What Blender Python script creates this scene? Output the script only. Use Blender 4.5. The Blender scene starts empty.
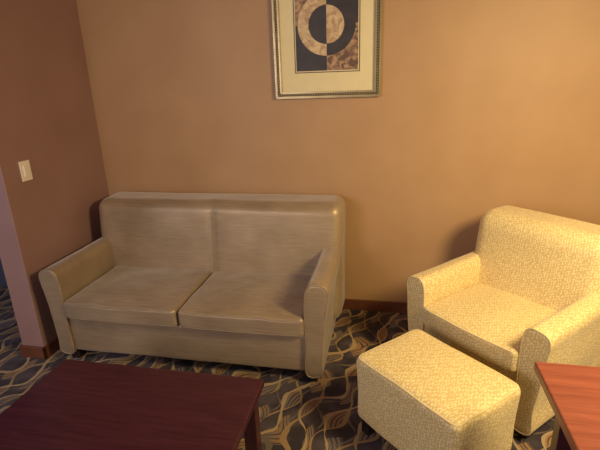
import bpy, math, bmesh
from mathutils import Matrix, Vector, noise
sc=bpy.context.scene
sc.view_settings.view_transform='Standard'
def lin(c):
    return tuple(((v/255)/12.92 if v/255<=.04045 else ((v/255+.055)/1.055)**2.4) for v in c)+(1,)
# ---------- materials ----------
class NT:
    def __init__(s,name):
        s.m=bpy.data.materials.new(name); s.m.use_nodes=True
        s.t=s.m.node_tree; s.b=s.t.nodes['Principled BSDF']
        s.co=s.t.nodes.new('ShaderNodeTexCoord').outputs['Object']
    def n(s,typ,**kw):
        x=s.t.nodes.new(typ)
        for k,v in kw.items():
            if hasattr(x,k): setattr(x,k,v)
            else: x.inputs[k].default_value=v
        return x
    def l(s,a,b): s.t.links.new(a,b)
    def math(s,op,a,b=None,c=None):
        x=s.t.nodes.new('ShaderNodeMath'); x.operation=op
        for i,v in enumerate((a,b,c)):
            if v is None: continue
            if isinstance(v,(int,float)): x.inputs[i].default_value=v
            else: s.l(v,x.inputs[i])
        return x.outputs[0]
    def ramp(s,fac,stops,interp='LINEAR'):
        x=s.t.nodes.new('ShaderNodeValToRGB'); x.color_ramp.interpolation=interp
        e=x.color_ramp.elements
        while len(e)<len(stops): e.new(.5)
        for i,(p,c) in enumerate(stops): e[i].position=p; e[i].color=lin(c)
        s.l(fac,x.inputs[0]); return x.outputs[0]
    def noise(s,scale,detail=3,vec=None,dist=0):
        x=s.n('ShaderNodeTexNoise'); x.inputs['Scale'].default_value=scale; x.inputs['Detail'].default_value=detail; x.inputs['Distortion'].default_value=dist
        s.l(vec or s.co,x.inputs['Vector']); return x.outputs['Fac']
    def mapv(s,scale,rot=(0,0,0)):
        x=s.n('ShaderNodeMapping'); x.inputs['Scale'].default_value=scale; x.inputs['Rotation'].default_value=rot; s.l(s.co,x.inputs['Vector']); return x.outputs[0]
    def mix(s,f,a,b):
        x=s.t.nodes.new('ShaderNodeMix'); x.data_type='RGBA'
        if isinstance(f,(int,float)): x.inputs[0].default_value=f
        else: s.l(f,x.inputs[0])
        for sock,v in ((x.inputs[6],a),(x.inputs[7],b)):
            if isinstance(v,tuple): sock.default_value=v
            else: s.l(v,sock)
        return x.outputs[2]
    def col(s,c):
        if isinstance(c,tuple): s.b.inputs['Base Color'].default_value=c
        else: s.l(c,s.b.inputs['Base Color'])
    def bump(s,h,st=.2,d=.005):
        x=s.n('ShaderNodeBump'); x.inputs['Strength'].default_value=st; x.inputs['Distance'].default_value=d
        s.l(h,x.inputs['Height']); s.l(x.outputs[0],s.b.inputs['Normal'])
    def rough(s,r): s.b.inputs['Roughness'].default_value=r
def plain(name,c,r=.5,metal=0,var=8):
    m=NT(name); a=tuple(max(0,v-var) for v in c); b=tuple(min(255,v+var) for v in c)
    m.col(m.ramp(m.noise(14,4),[(.3,a),(.7,b)])); m.rough(r); m.b.inputs['Metallic'].default_value=metal
    return m.m
def paint(name,c):
    m=NT(name); a=tuple(v-4 for v in c); b=tuple(v+4 for v in c)
    m.col(m.ramp(m.noise(3,3),[(.3,a),(.7,b)])); m.rough(.55); m.bump(m.noise(160,3),.25,.002); return m.m
M_wall=paint('wall_paint_tan',(172,135,97))
M_wall2=paint('wall_paint_tan_cool_shade',(150,116,110))  # tan paint for the left wall, with its cooler, dimmer light mixed into the colour
M_wall3=paint('wall_paint_slate',(70,74,92))
M_ceil=paint('ceiling_paint',(185,172,150))
M_base=plain('baseboard_brown',(104,60,40),.45)
def wood(name,c1,c2,r):
    m=NT(name); v=m.mapv((3,40,40)); f=m.noise(1.6,6,v,1.0)
    m.col(m.ramp(f,[(.3,c1),(.7,c2)])); m.rough(r); m.bump(f,.05,.002); return m.m
M_wood=wood('dark_mahogany_wood',(56,22,32),(74,34,44),.28)
M_woodr=wood('red_mahogany_wood',(122,62,48),(144,78,60),.4)
M_legd=plain('dark_wood_foot',(30,20,18),.5)
def sofafab():
    m=NT('sofa_satin_fabric'); 
    f=m.noise(1,2,m.mapv((8,70,260))); g=m.noise(4,3)
    h=m.math('ADD',m.math('MULTIPLY',f,.5),m.math('MULTIPLY',g,.5))
    m.col(m.ramp(h,[(.32,(138,118,94)),(.68,(172,150,122))])); m.rough(.43)
    m.b.inputs['Metallic'].default_value=.3
    m.b.inputs['Sheen Weight'].default_value=.5
    m.b.inputs['Sheen Roughness'].default_value=.4
    hb=m.math('ADD',m.noise(5,1),m.math('MULTIPLY',m.noise(1,2,m.mapv((20,60,260))),.12))
    m.bump(hb,.25,.012); return m.m
M_sofa=sofafab()
M_welt=plain('sofa_welt',(150,128,102),.5,.2)
def chairfab():
    m=NT('chair_patterned_fabric')
    nz=m.n('ShaderNodeTexNoise'); nz.inputs['Scale'].default_value=14; m.l(m.co,nz.inputs['Vector'])
    va=m.n('ShaderNodeVectorMath'); va.operation='MULTIPLY_ADD'; m.l(nz.outputs['Color'],va.inputs[0]); va.inputs[1].default_value=(.02,)*3; m.l(m.mapv((1.5,.8,1),(.4,.3,.7)),va.inputs[2])
    v=m.n('ShaderNodeTexVoronoi'); v.feature='F1'; v.inputs['Scale'].default_value=74; v.inputs['Randomness'].default_value=.5; m.l(va.outputs[0],v.inputs['Vector'])
    m.col(m.ramp(v.outputs['Distance'],[(.34,(234,214,160)),(.52,(206,181,124))])); m.rough(.5)
    m.b.inputs['Sheen Weight'].default_value=.2
    m.bump(m.noise(6,1),.2,.01)
    return m.m
M_chair=chairfab()
M_cwelt=plain('chair_welt',(218,197,144),.6)
def carpet():
    m=NT('wavy_patterned_carpet')
    sx=m.n('ShaderNodeSeparateXYZ')
    rot=m.n('ShaderNodeMapping'); rot.inputs['Rotation'].default_value=(0,0,math.radians(22)); m.l(m.co,rot.inputs['Vector']); m.l(rot.outputs[0],sx.inputs[0])
    x,y=sx.outputs[0],sx.outputs[1]
    n1=m.math('MULTIPLY',m.math('SUBTRACT',m.noise(3.0,1),.5),.30)
    x=m.math('ADD',x,n1)
    def fam(amp,k,ph,per,off):
        s=m.math('MULTIPLY',m.math('SINE',m.math('ADD',m.math('MULTIPLY',y,k),ph)),amp)
        u=m.math('ADD',m.math('DIVIDE',m.math('ADD',x,s),per),off)
        return m.math('FRACT',u)
    A=fam(.052,14.5,0,.155,0); B=fam(.052,14.5,2.8,.155,.1); C2=fam(.035,22,1,.155,.55)
    nw=m.math('MULTIPLY',m.noise(9,2),.22)
    def line(f,w): 
        d=m.math('ABSOLUTE',m.math('SUBTRACT',f,.5)); return m.math('LESS_THAN',d,m.math('SUBTRACT',m.math('ADD',nw,w),.11))
    la=line(A,.06); lb=line(B,.05); lc=line(C2,.035)
    fill=m.math('MULTIPLY',m.math('GREATER_THAN',A,.55),m.math('LESS_THAN',B,.45))
    stripe=m.math('GREATER_THAN',m.math('SINE',m.math('MULTIPLY',A,44)),-.6)
    fill=m.math('MULTIPLY',fill,stripe)
    nb=m.noise(4,1)
    base=m.ramp(m.noise(6,2),[(.4,(50,42,48)),(.6,(78,68,74))])
    c=m.mix(m.math('MULTIPLY',fill,.85),base,m.ramp(nb,[(.42,(156,120,76)),(.6,(120,108,106))]))
    c=m.mix(lc,c,lin((104,92,84)))
    c=m.mix(lb,c,lin((150,122,86)))
    c=m.mix(la,c,lin((166,142,110)))
    m.col(c); m.rough(.95); m.bump(m.noise(300,2),.5,.004); return m.m
M_carpet=carpet()
M_frame=plain('silver_gold_frame',(160,144,106),.35,.6)
M_frame_d=plain('frame_dark_band',(92,80,60),.5,.3)
M_mat=plain('cream_mat_board',(218,204,164),.8,0,3)
M_black=plain('art_black',(42,34,34),.5)
def marble(n,a,b):
    m=NT(n); m.col(m.ramp(m.noise(18,8,None,1.5),[(.38,a),(.62,b)])); m.rough(.5); return m.m
M_marb=marble('art_brown_marble',(92,64,46),(178,142,106))
M_cream=marble('art_cream_marble',(164,134,98),(206,180,140))
M_switch=plain('white_switch_plastic',(238,228,214),.35,0,2)
# ---------- geometry helpers ----------
def empty(name,loc=(0,0,0),rz=0):
    e=bpy.data.objects.new(name,None); sc.collection.objects.link(e); e.location=loc; e.rotation_euler=(0,0,rz); return e
def addmesh(name,bm,mat,parent=None,smooth=True):
    bmesh.ops.recalc_face_normals(bm,faces=bm.faces)
    me=bpy.data.meshes.new(name); bm.to_mesh(me); bm.free()
    o=bpy.data.objects.new(name,me); sc.collection.objects.link(o); me.materials.append(mat)
    if smooth:
        for p in me.polygons: p.use_smooth=True
    if parent: o.parent=parent
    return o
def box(name,a,b,mat,parent=None,bev=0):
    bm=bmesh.new(); bmesh.ops.create_cube(bm,size=1)
    for v in bm.verts: v.co=Vector([(a[i]+b[i])/2+v.co[i]*(b[i]-a[i]) for i in range(3)])
    if bev: bmesh.ops.bevel(bm,geom=bm.edges[:],offset=bev,segments=3,affect='EDGES',profile=.5)
    return addmesh(name,bm,mat,parent,False)
def rbox(name,a,b,r,mat,parent=None,fn=None,inner=16,nc=6):
    h=[(b[i]-a[i])/2 for i in range(3)]; c=[(b[i]+a[i])/2 for i in range(3)]
    if isinstance(r,(int,float)): r=(r,)*3
    ax=[]
    for i in range(3):
        hi=h[i]; ri=min(r[i],hi*.98)
        L=[-hi+ri*k/nc for k in range(nc)]
        L+=[(-hi+ri)+(2*(hi-ri))*k/inner for k in range(inner+1)]
        L+=[hi-ri+ri*k/nc for k in range(1,nc+1)]
        ax.append(L)
    bm=bmesh.new(); cache={}
    def V(p):
        k=tuple(round(x,6) for x in p)
        if k in cache: return cache[k]
        q=[max(-(h[i]-min(r[i],h[i]*.98)),min(h[i]-min(r[i],h[i]*.98),p[i])) for i in range(3)]
        d=Vector([(p[i]-q[i])/min(r[i],h[i]*.98) for i in range(3)])
        if d.length>0: d.normalize()
        w=Vector([q[i]+d[i]*min(r[i],h[i]*.98)+c[i] for i in range(3)])
        if fn: w=fn(w)
        cache[k]=bm.verts.new(w); return cache[k]
    for i in range(3):
        j,k=(i+1)%3,(i+2)%3
        for s in (-1,1):
            for u in range(len(ax[j])-1):
                for v in range(len(ax[k])-1):
                    P=[]
                    for (uu,vv) in ((u,v),(u+1,v),(u+1,v+1),(u,v+1)):
                        p=[0,0,0]; p[i]=s*h[i]; p[j]=ax[j][uu]; p[k]=ax[k][vv]; P.append(V(p))
                    try: bm.faces.new(P)
                    except ValueError: pass
    return addmesh(name,bm,mat,parent)
def wr(w,amp,sc_=5,seed=0):
    return w+noise.noise_vector(w*sc_+Vector((seed,seed*2,0)))*amp
def tube(name,pts,rad,mat,parent=None,closed=False):
    cu=bpy.data.curves.new(name,'CURVE'); cu.dimensions='3D'; cu.bevel_depth=rad; cu.bevel_resolution=3
    s=cu.splines.new('POLY'); s.points.add(len(pts)-1)
    for i,p in enumerate(pts): s.points[i].co=(*p,1)
    s.use_cyclic_u=closed
    o=bpy.data.objects.new(name,cu); sc.collection.objects.link(o); cu.materials.append(mat); o.parent=parent; return o
def catmull(P,n=6):
    out=[]; N=len(P)
    for i in range(N):
        p0,p1,p2,p3=[Vector(P[(i+k)%N]) for k in (-1,0,1,2)]
        for j in range(n):
            t=j/n
            out.append(.5*((2*p1)+(-p0+p2)*t+(2*p0-5*p1+4*p2-p3)*t*t+(-p0+3*p1-3*p2+p3)*t**3))
    return out
def arm(name,prof,y0,y1,mat,wmat,parent,sgn,rise=0.0):
    P=catmull([(p[0],p[1]) for p in prof]); cx=sum(p.x for p in P)/len(P); cz=sum(p.y for p in P)/len(P)
    bm=bmesh.new(); rings=[]
    steps=[(y0,.80),(y0,.92),(y0+.004,.975),(y0+.012,1.0)]+[(y0+.012+(y1-y0-.012)*k/14,1.0) for k in range(1,15)]
    for y,s in steps:
        t=(y-y0)/(y1-y0)
        ring=[]
        for p in P:
            x=cx+(p.x-cx)*s; z=cz+(p.y-cz)*(s if s==1 else 1-(1-s)*.5)
            z+=rise*t*max(0,(z-.3)/.3)
            w=Vector((sgn*x,y,z))
            if s==1: w=wr(w,.003,6,sgn)
            ring.append(bm.verts.new(w))
        rings.append(ring)
    n=len(P)
    for a,b in zip(rings,rings[1:]):
        for i in range(n): bm.faces.new((a[i],a[(i+1)%n],b[(i+1)%n],b[i]))
    bm.faces.new(rings[0]); bm.faces.new(rings[-1])
    o=addmesh(name,bm,mat,parent)
    tube(name+'_welt',[(sgn*(cx+(p.x-cx)*.98),y0+.004,cz+(p.y-cz)*.99) for p in P],.005,wmat,parent,True)
    return o
def rr(x0,x1,y0,y1,r):
    out=[]
    for (cx,cy,a0) in ((x1-r,y1-r,0),(x0+r,y1-r,90),(x0+r,y0+r,180),(x1-r,y0+r,270)):
        for k in range(6):
            t=math.radians(a0+k*18); out.append((cx+r*math.cos(t),cy+r*math.sin(t)))
    D=[]
    for i in range(len(out)):
        p=out[i];q=out[(i+1)%len(out)]
        n=max(1,int(math.dist(p,q)/.04))
        for k in range(n): D.append((p[0]+(q[0]-p[0])*k/n,p[1]+(q[1]-p[1])*k/n))
    return D
def cushion(name,a,b,mat,wmat,parent,puff=.02,seed=1):
    cx,cy=(a[0]+b[0])/2,(a[1]+b[1])/2; hx,hy=(b[0]-a[0])/2,(b[1]-a[1])/2; zt=b[2]
    def fn(w):
        u=(w.x-cx)/hx; v=(w.y-cy)/hy
        e=max(0,1-u*u)*max(0,1-v*v)
        if w.z>(a[2]+b[2])/2: w=w+Vector((0,0,puff*e+noise.noise(Vector((w.x*9+seed,w.y*6,seed)))*.005))
        if v<0: w=w+Vector((0,-.012*max(0,1-u*u)*max(0,-v),0))
        return wr(w,.004,7,seed)
    rbox(name,a,b,.022,mat,parent,fn,24)
    q=.012
    for nm,z in (('_welt',zt-.010),('_welt_lower',a[2]+.012)):
        tube(name+nm,[fn(Vector((x,y,z))) for (x,y) in rr(a[0]+q*.6,b[0]-q*.6,a[1]+q*.4,b[1]-q*.6,.03)],.0045,wmat,parent,True)
def seating(e,wb,wt,wbk,yf,yb,arm_h,arm_t,back_h,seat_z,ncush,mat,wmat,backt,brad,armrise=.02,split=False,bx=0,prof=None,puff=.018):
    wi=wb-arm_t
    rbox('base',(-wi-.02,yf+.02,.075),(wi+.02,yb-.05,seat_z-.115),.02,mat,e,lambda w:wr(w,.003,5))
    if prof is None:
        prof=[(wi,.07),(wi,.25),(wi-.003,arm_h-.14),(wi+.005,arm_h-.04),(wi+.03,arm_h-.004),(wi+.06,arm_h),(wt-.018,arm_h-.012),(wt,arm_h-.05),(wt-.008,arm_h-.12),(wb+.018,arm_h-.26),(wb,.2),(wb,.07)]
    for s,nm in ((-1,'arm_left'),(1,'arm_right')): arm(nm,prof,yf,yb-.12,mat,wmat,e,s,armrise)
    bf=yb-backt
    def bfn(w):
        lean=.12
        y=w.y+lean*(w.z-back_h)
        if w.y<(yb+bf)/2:
            if split: y+=.009*math.exp(-((w.x-bx)/.010)**2)
            u=(w.x-bx)/wt
            if split: uu=(abs(u)-.5)/.5; y-=.008*max(0,1-uu*uu)*max(0,min(1,(w.z-.35)/.2))
            else: y-=.03*max(0,1-u*u)
        return wr(Vector((w.x,y,w.z)),.004,4,3)
    rbox('back',(bx-wbk,bf,.12),(bx+wbk,yb,back_h),brad,mat,e,bfn,60)
    if split:
        rz=brad[2]; ry=brad[1]
        tube('back_seam',[bfn(Vector((bx,bf+(.0 if z<back_h-rz else ry*(1-math.sqrt(max(0,1-((z-back_h+rz)/rz)**2)))),z)))-Vector((0,.002,0)) for z in [seat_z-.05+k*(back_h-.002-seat_z+.05)/20 for k in range(21)]],.003,wmat,e)
    w=2*wi/ncush
    for i in range(ncush):
        x0=-wi+w*i+.006; x1=x0+w-.012
        cushion('seat_cushion_%d'%(i+1),(x0,yf-.015,seat_z-.115),(x1,bf+.02,seat_z),mat,wmat,e,puff,i*7+2)
    for k,(x,y) in enumerate(((-wb+.06,yf+.07),(wb-.06,yf+.07),(-wb+.06,yb-.09),(wb-.06,yb-.09))):
        box('foot_%d'%(k+1),(x-.03,y-.03,0),(x+.03,y+.03,.085),M_legd,e,.004)
# ---------- room ----------
CH=2.62
box('floor',(-4.6,-5.2,-.05),(2.6,.15,0),M_carpet)
box('ceiling',(-4.6,-5.2,CH),(2.6,.15,CH+.05),M_ceil)
box('wall_back',(-2.34,0,0),(2.6,.12,CH),M_wall)
box('wall_left',(-2.34,-.93,0),(-2.18,0,CH),M_wall2,None,.004)
box('wall_right',(2.5,-5.2,0),(2.6,0,CH),M_wall)
box('wall_hall_far',(-4.6,-5.2,0),(-4.5,.12,CH),M_wall3)
box('wall_hall_back',(-4.5,0,0),(-2.34,.12,CH),M_wall3)
box('baseboard_back',(-2.18,-.015,0),(2.5,0,.085),M_base,None,.003)
bb=empty('baseboard_left')
box('board_side',(-2.18,-.945,0),(-2.165,-.015,.085),M_base,bb,.003)
box('board_end',(-2.355,-.945,0),(-2.165,-.93,.085),M_base,bb,.003)
# ---------- loveseat ----------
ls=empty('loveseat',(-1.20,-.50,0))
sp=[(.755,.07),(.755,.25),(.752,.48),(.758,.58),(.775,.622),(.805,.637),(.850,.634),(.878,.612),(.883,.57),(.872,.50),(.858,.40),(.847,.25),(.842,.15),(.84,.07)]
seating(ls,.84,.885,.88,-.44,.46,.635,.085,.915,.435,2,M_sofa,M_welt,.30,(.07,.08,.07),.0,True,.015,sp)
# ---------- armchair ----------
ac=empty('armchair',(.695,-.65,0),math.radians(-45))
seating(ac,.375,.41,.385,-.43,.40,.61,.09,.90,.465,1,M_chair,M_cwelt,.28,(.09,.09,.10),.02,False,puff=.03)
# ---------- ottoman ----------
ot=empty('ottoman',(.208,-1.290,0),math.radians(-45))
def ofn(w):
    e=max(0,1-(w.x/.30)**2)*max(0,1-(w.y/.22)**2)
    k=max(0,(w.z-.08)/.355)
    w=Vector((w.x*(.975+.025*k),w.y*(.975+.025*k),w.z))
    return wr(w+Vector((0,0,.022*e if w.z>.38 else 0)),.005,6)
rbox('body',(-.294,-.215,.08),(.294,.215,.435),.034,M_chair,ot,ofn,20)
tube('top_welt',[ofn(Vector((x,y,.424))) for x,y in rr(-.284,.284,-.205,.205,.03)],.004,M_cwelt,ot,True)
for k,(x,y) in enumerate(((-.24,-.165),(.24,-.165),(-.24,.165),(.24,.165))):
    box('foot_%d'%(k+1),(x-.025,y-.025,0),(x+.025,y+.025,.11),M_legd,ot,.004)
# ---------- coffee table ----------
ct=empty('coffee_table')
X0,X1,Y0,Y1=-1.54,-.53,-2.10,-1.455
box('top',(X0,Y0,.385),(X1,Y1,.42),M_wood,ct,.006)
box('apron_rear',(X0+.05,Y1-.06,.32),(X1-.05,Y1-.04,.388),M_wood,ct)
box('apron_front',(X0+.05,Y0+.04,.32),(X1-.05,Y0+.06,.388),M_wood,ct)
box('apron_left',(X0+.04,Y0+.05,.32),(X0+.06,Y1-.05,.388),M_wood,ct)
box('apron_right',(X1-.06,Y0+.05,.32),(X1-.04,Y1-.05,.388),M_wood,ct)
for k,(x,y) in enumerate(((X0+.055,Y0+.055),(X1-.055,Y0+.055),(X0+.055,Y1-.055),(X1-.055,Y1-.055))):
    box('leg_%d'%(k+1),(x-.03,y-.03,0),(x+.03,y+.03,.388),M_wood,ct,.004)
# ---------- desk ----------
dk=empty('writing_desk')
dx0,dx1,dy0,dy1=.488,1.6,-2.6,-1.645
box('top',(dx0,dy0,.715),(dx1,dy1,.75),M_woodr,dk,.006)
box('apron_rear',(dx0+.06,dy1-.08,.62),(dx1-.06,dy1-.06,.72),M_wood,dk)
box('apron_left',(dx0+.06,dy0+.06,.62),(dx0+.08,dy1-.06,.72),M_wood,dk)
box('apron_right',(dx1-.08,dy0+.06,.62),(dx1-.06,dy1-.06,.72),M_wood,dk)
for k,(x,y) in enumerate(((dx0+.09,dy0+.09),(dx1-.09,dy0+.09),(dx0+.09,dy1-.09),(dx1-.09,dy1-.09))):
    box('leg_%d'%(k+1),(x-.025,y-.025,0),(x+.025,y+.025,.72),M_wood,dk,.004)
# ---------- framed picture ----------
fp=empty('framed_picture')
FX0,FX1,FZ0,FZ1=-.78,-.09,1.555,2.49
def framering(name,x0,x1,z0,z1,w,y0,y1,mat,bev=.004):
    bm=bmesh.new()
    O=[(x0,z0),(x1,z0),(x1,z1),(x0,z1)]; I=[(x0+w,z0+w),(x1-w,z0+w),(x1-w,z1-w),(x0+w,z1-w)]
    of=[bm.verts.new((p[0],y0,p[1])) for p in O]; ob=[bm.verts.new((p[0],y1,p[1])) for p in O]
    i_f=[bm.verts.new((p[0],y0,p[1])) for p in I]; ib=[bm.verts.new((p[0],y1,p[1])) for p in I]
    for i in range(4):
        j=(i+1)%4
        bm.faces.new((of[i],of[j],i_f[j],i_f[i])); bm.faces.new((ob[i],ob[j],ib[j],ib[i]))
        bm.faces.new((of[i],of[j],ob[j],ob[i])); bm.faces.new((i_f[i],i_f[j],ib[j],ib[i]))
    bmesh.ops.recalc_face_normals(bm,faces=bm.faces)
    bmesh.ops.bevel(bm,geom=bm.edges[:],offset=bev,segments=2,affect='EDGES')
    addmesh(name,bm,mat,fp,False)
framering('outer_moulding',FX0,FX1,FZ0,FZ1,.014,-.036,-.002,M_frame)
framering('dark_band',FX0+.012,FX1-.012,FZ0+.012,FZ1-.012,.020,-.026,-.002,M_frame_d,.002)
framering('inner_moulding',FX0+.030,FX1-.030,FZ0+.030,FZ1-.030,.012,-.030,-.002,M_frame,.003)
bm=bmesh.new()
def bead(x,z): bmesh.ops.create_icosphere(bm,subdivisions=1,radius=.0065,matrix=Matrix.Translation((x,-.027,z)))
n=40
for k in range(n+1):
    x=FX0+.022+(FX1-FX0-.044)*k/n; bead(x,FZ0+.022); bead(x,FZ1-.022)
n=54
for k in range(1,n):
    z=FZ0+.022+(FZ1-FZ0-.044)*k/n; bead(FX0+.022,z); bead(FX1-.022,z)
addmesh('beading',bm,M_frame,fp)
box('mat_board',(FX0+.03,-.012,FZ0+.03),(FX1-.03,-.004,FZ1-.03),M_mat,fp)
ax0,ax1,az0,az1=-.635,-.235,1.725,2.32
acx,acz=(ax0+ax1)/2,2.0
framering('mat_bevel',ax0-.012,ax1+.012,az0-.012,az1+.012,.006,-.0135,-.011,M_frame_d,.0005)
box('art_quarter_1',(ax0,-.014,acz),(acx,-.012,az1),M_marb,fp)
box('art_quarter_2',(acx,-.014,az0),(ax1,-.012,acz),M_marb,fp)
box('art_quarter_3',(ax0,-.014,az0),(acx,-.012,acz),M_black,fp)
box('art_quarter_4',(acx,-.014,acz),(ax1,-.012,az1),M_black,fp)
def sector(name,r0,r1,a0,a1,y,mat):
    bm=bmesh.new(); N=32; A=[];B=[]
    for k in range(N+1):
        t=math.radians(a0+(a1-a0)*k/N)
        A.append((acx+r0*math.cos(t),acz+r0*math.sin(t))); B.append((acx+r1*math.cos(t),acz+r1*math.sin(t)))
    vs=[[bm.verts.new((p[0],yy,p[1])) for p in L] for yy in (y,y+.0012) for L in (A,B)]
    for k in range(N):
        bm.faces.new((vs[0][k],vs[0][k+1],vs[1][k+1],vs[1][k])); bm.faces.new((vs[2][k],vs[2][k+1],vs[3][k+1],vs[3][k]))
        bm.faces.new((vs[1][k],vs[1][k+1],vs[3][k+1],vs[3][k]))
    addmesh(name,bm,mat,fp,False)
sector('ring_left',.115,.185,90,270,-.0155,M_cream)
sector('ring_right',.115,.185,-90,90,-.0155,M_black)
sector('disc_left',.001,.112,90,270,-.0155,M_black)
sector('disc_right',.001,.112,-90,90,-.0155,M_cream)
# ---------- light switch ----------
sw=empty('light_switch')
box('plate',(-2.18,-.80,1.145),(-2.174,-.72,1.265),M_switch,sw,.002)
box('rocker',(-2.176,-.778,1.172),(-2.168,-.742,1.238),M_switch,sw,.002)
# ---------- lights ----------
def area(name,loc,target,size,energy,col):
    l=bpy.data.lights.new(name,'AREA'); l.shape='DISK'; l.size=size; l.energy=energy; l.color=col
    o=bpy.data.objects.new(name,l); sc.collection.objects.link(o); o.location=loc
    o.rotation_euler=(Vector(target)-Vector(loc)).to_track_quat('-Z','Y').to_euler(); return o
area('warm_lamp_light',(1.3,-1.95,2.05),(.6,-.85,.3),.6,64,(1,.78,.40))
area('window_daylight',(-1.9,-4.4,1.9),(-1.1,-.5,.5),1.3,44,(1,.86,.88))
area('hall_daylight',(-3.9,-2.6,2.0),(-2.6,-.9,.8),.6,12,(.5,.65,1))
w=bpy.data.worlds.new('World'); sc.world=w; w.use_nodes=True
w.node_tree.nodes['Background'].inputs[0].default_value=(1,.85,.70,1); w.node_tree.nodes['Background'].inputs[1].default_value=.36
# ---------- camera ----------
cam=bpy.data.cameras.new('camera'); co=bpy.data.objects.new('camera',cam); sc.collection.objects.link(co)
cam.sensor_width=36; cam.lens=450*36/600
Rm=Matrix.Rotation(math.radians(12),4,'Z')@Matrix.Rotation(math.radians(72),4,'X')@Matrix.Rotation(math.radians(-2),4,'Z')
co.matrix_world=Matrix.Translation((0,-3.07,1.68))@Rm
sc.camera=co
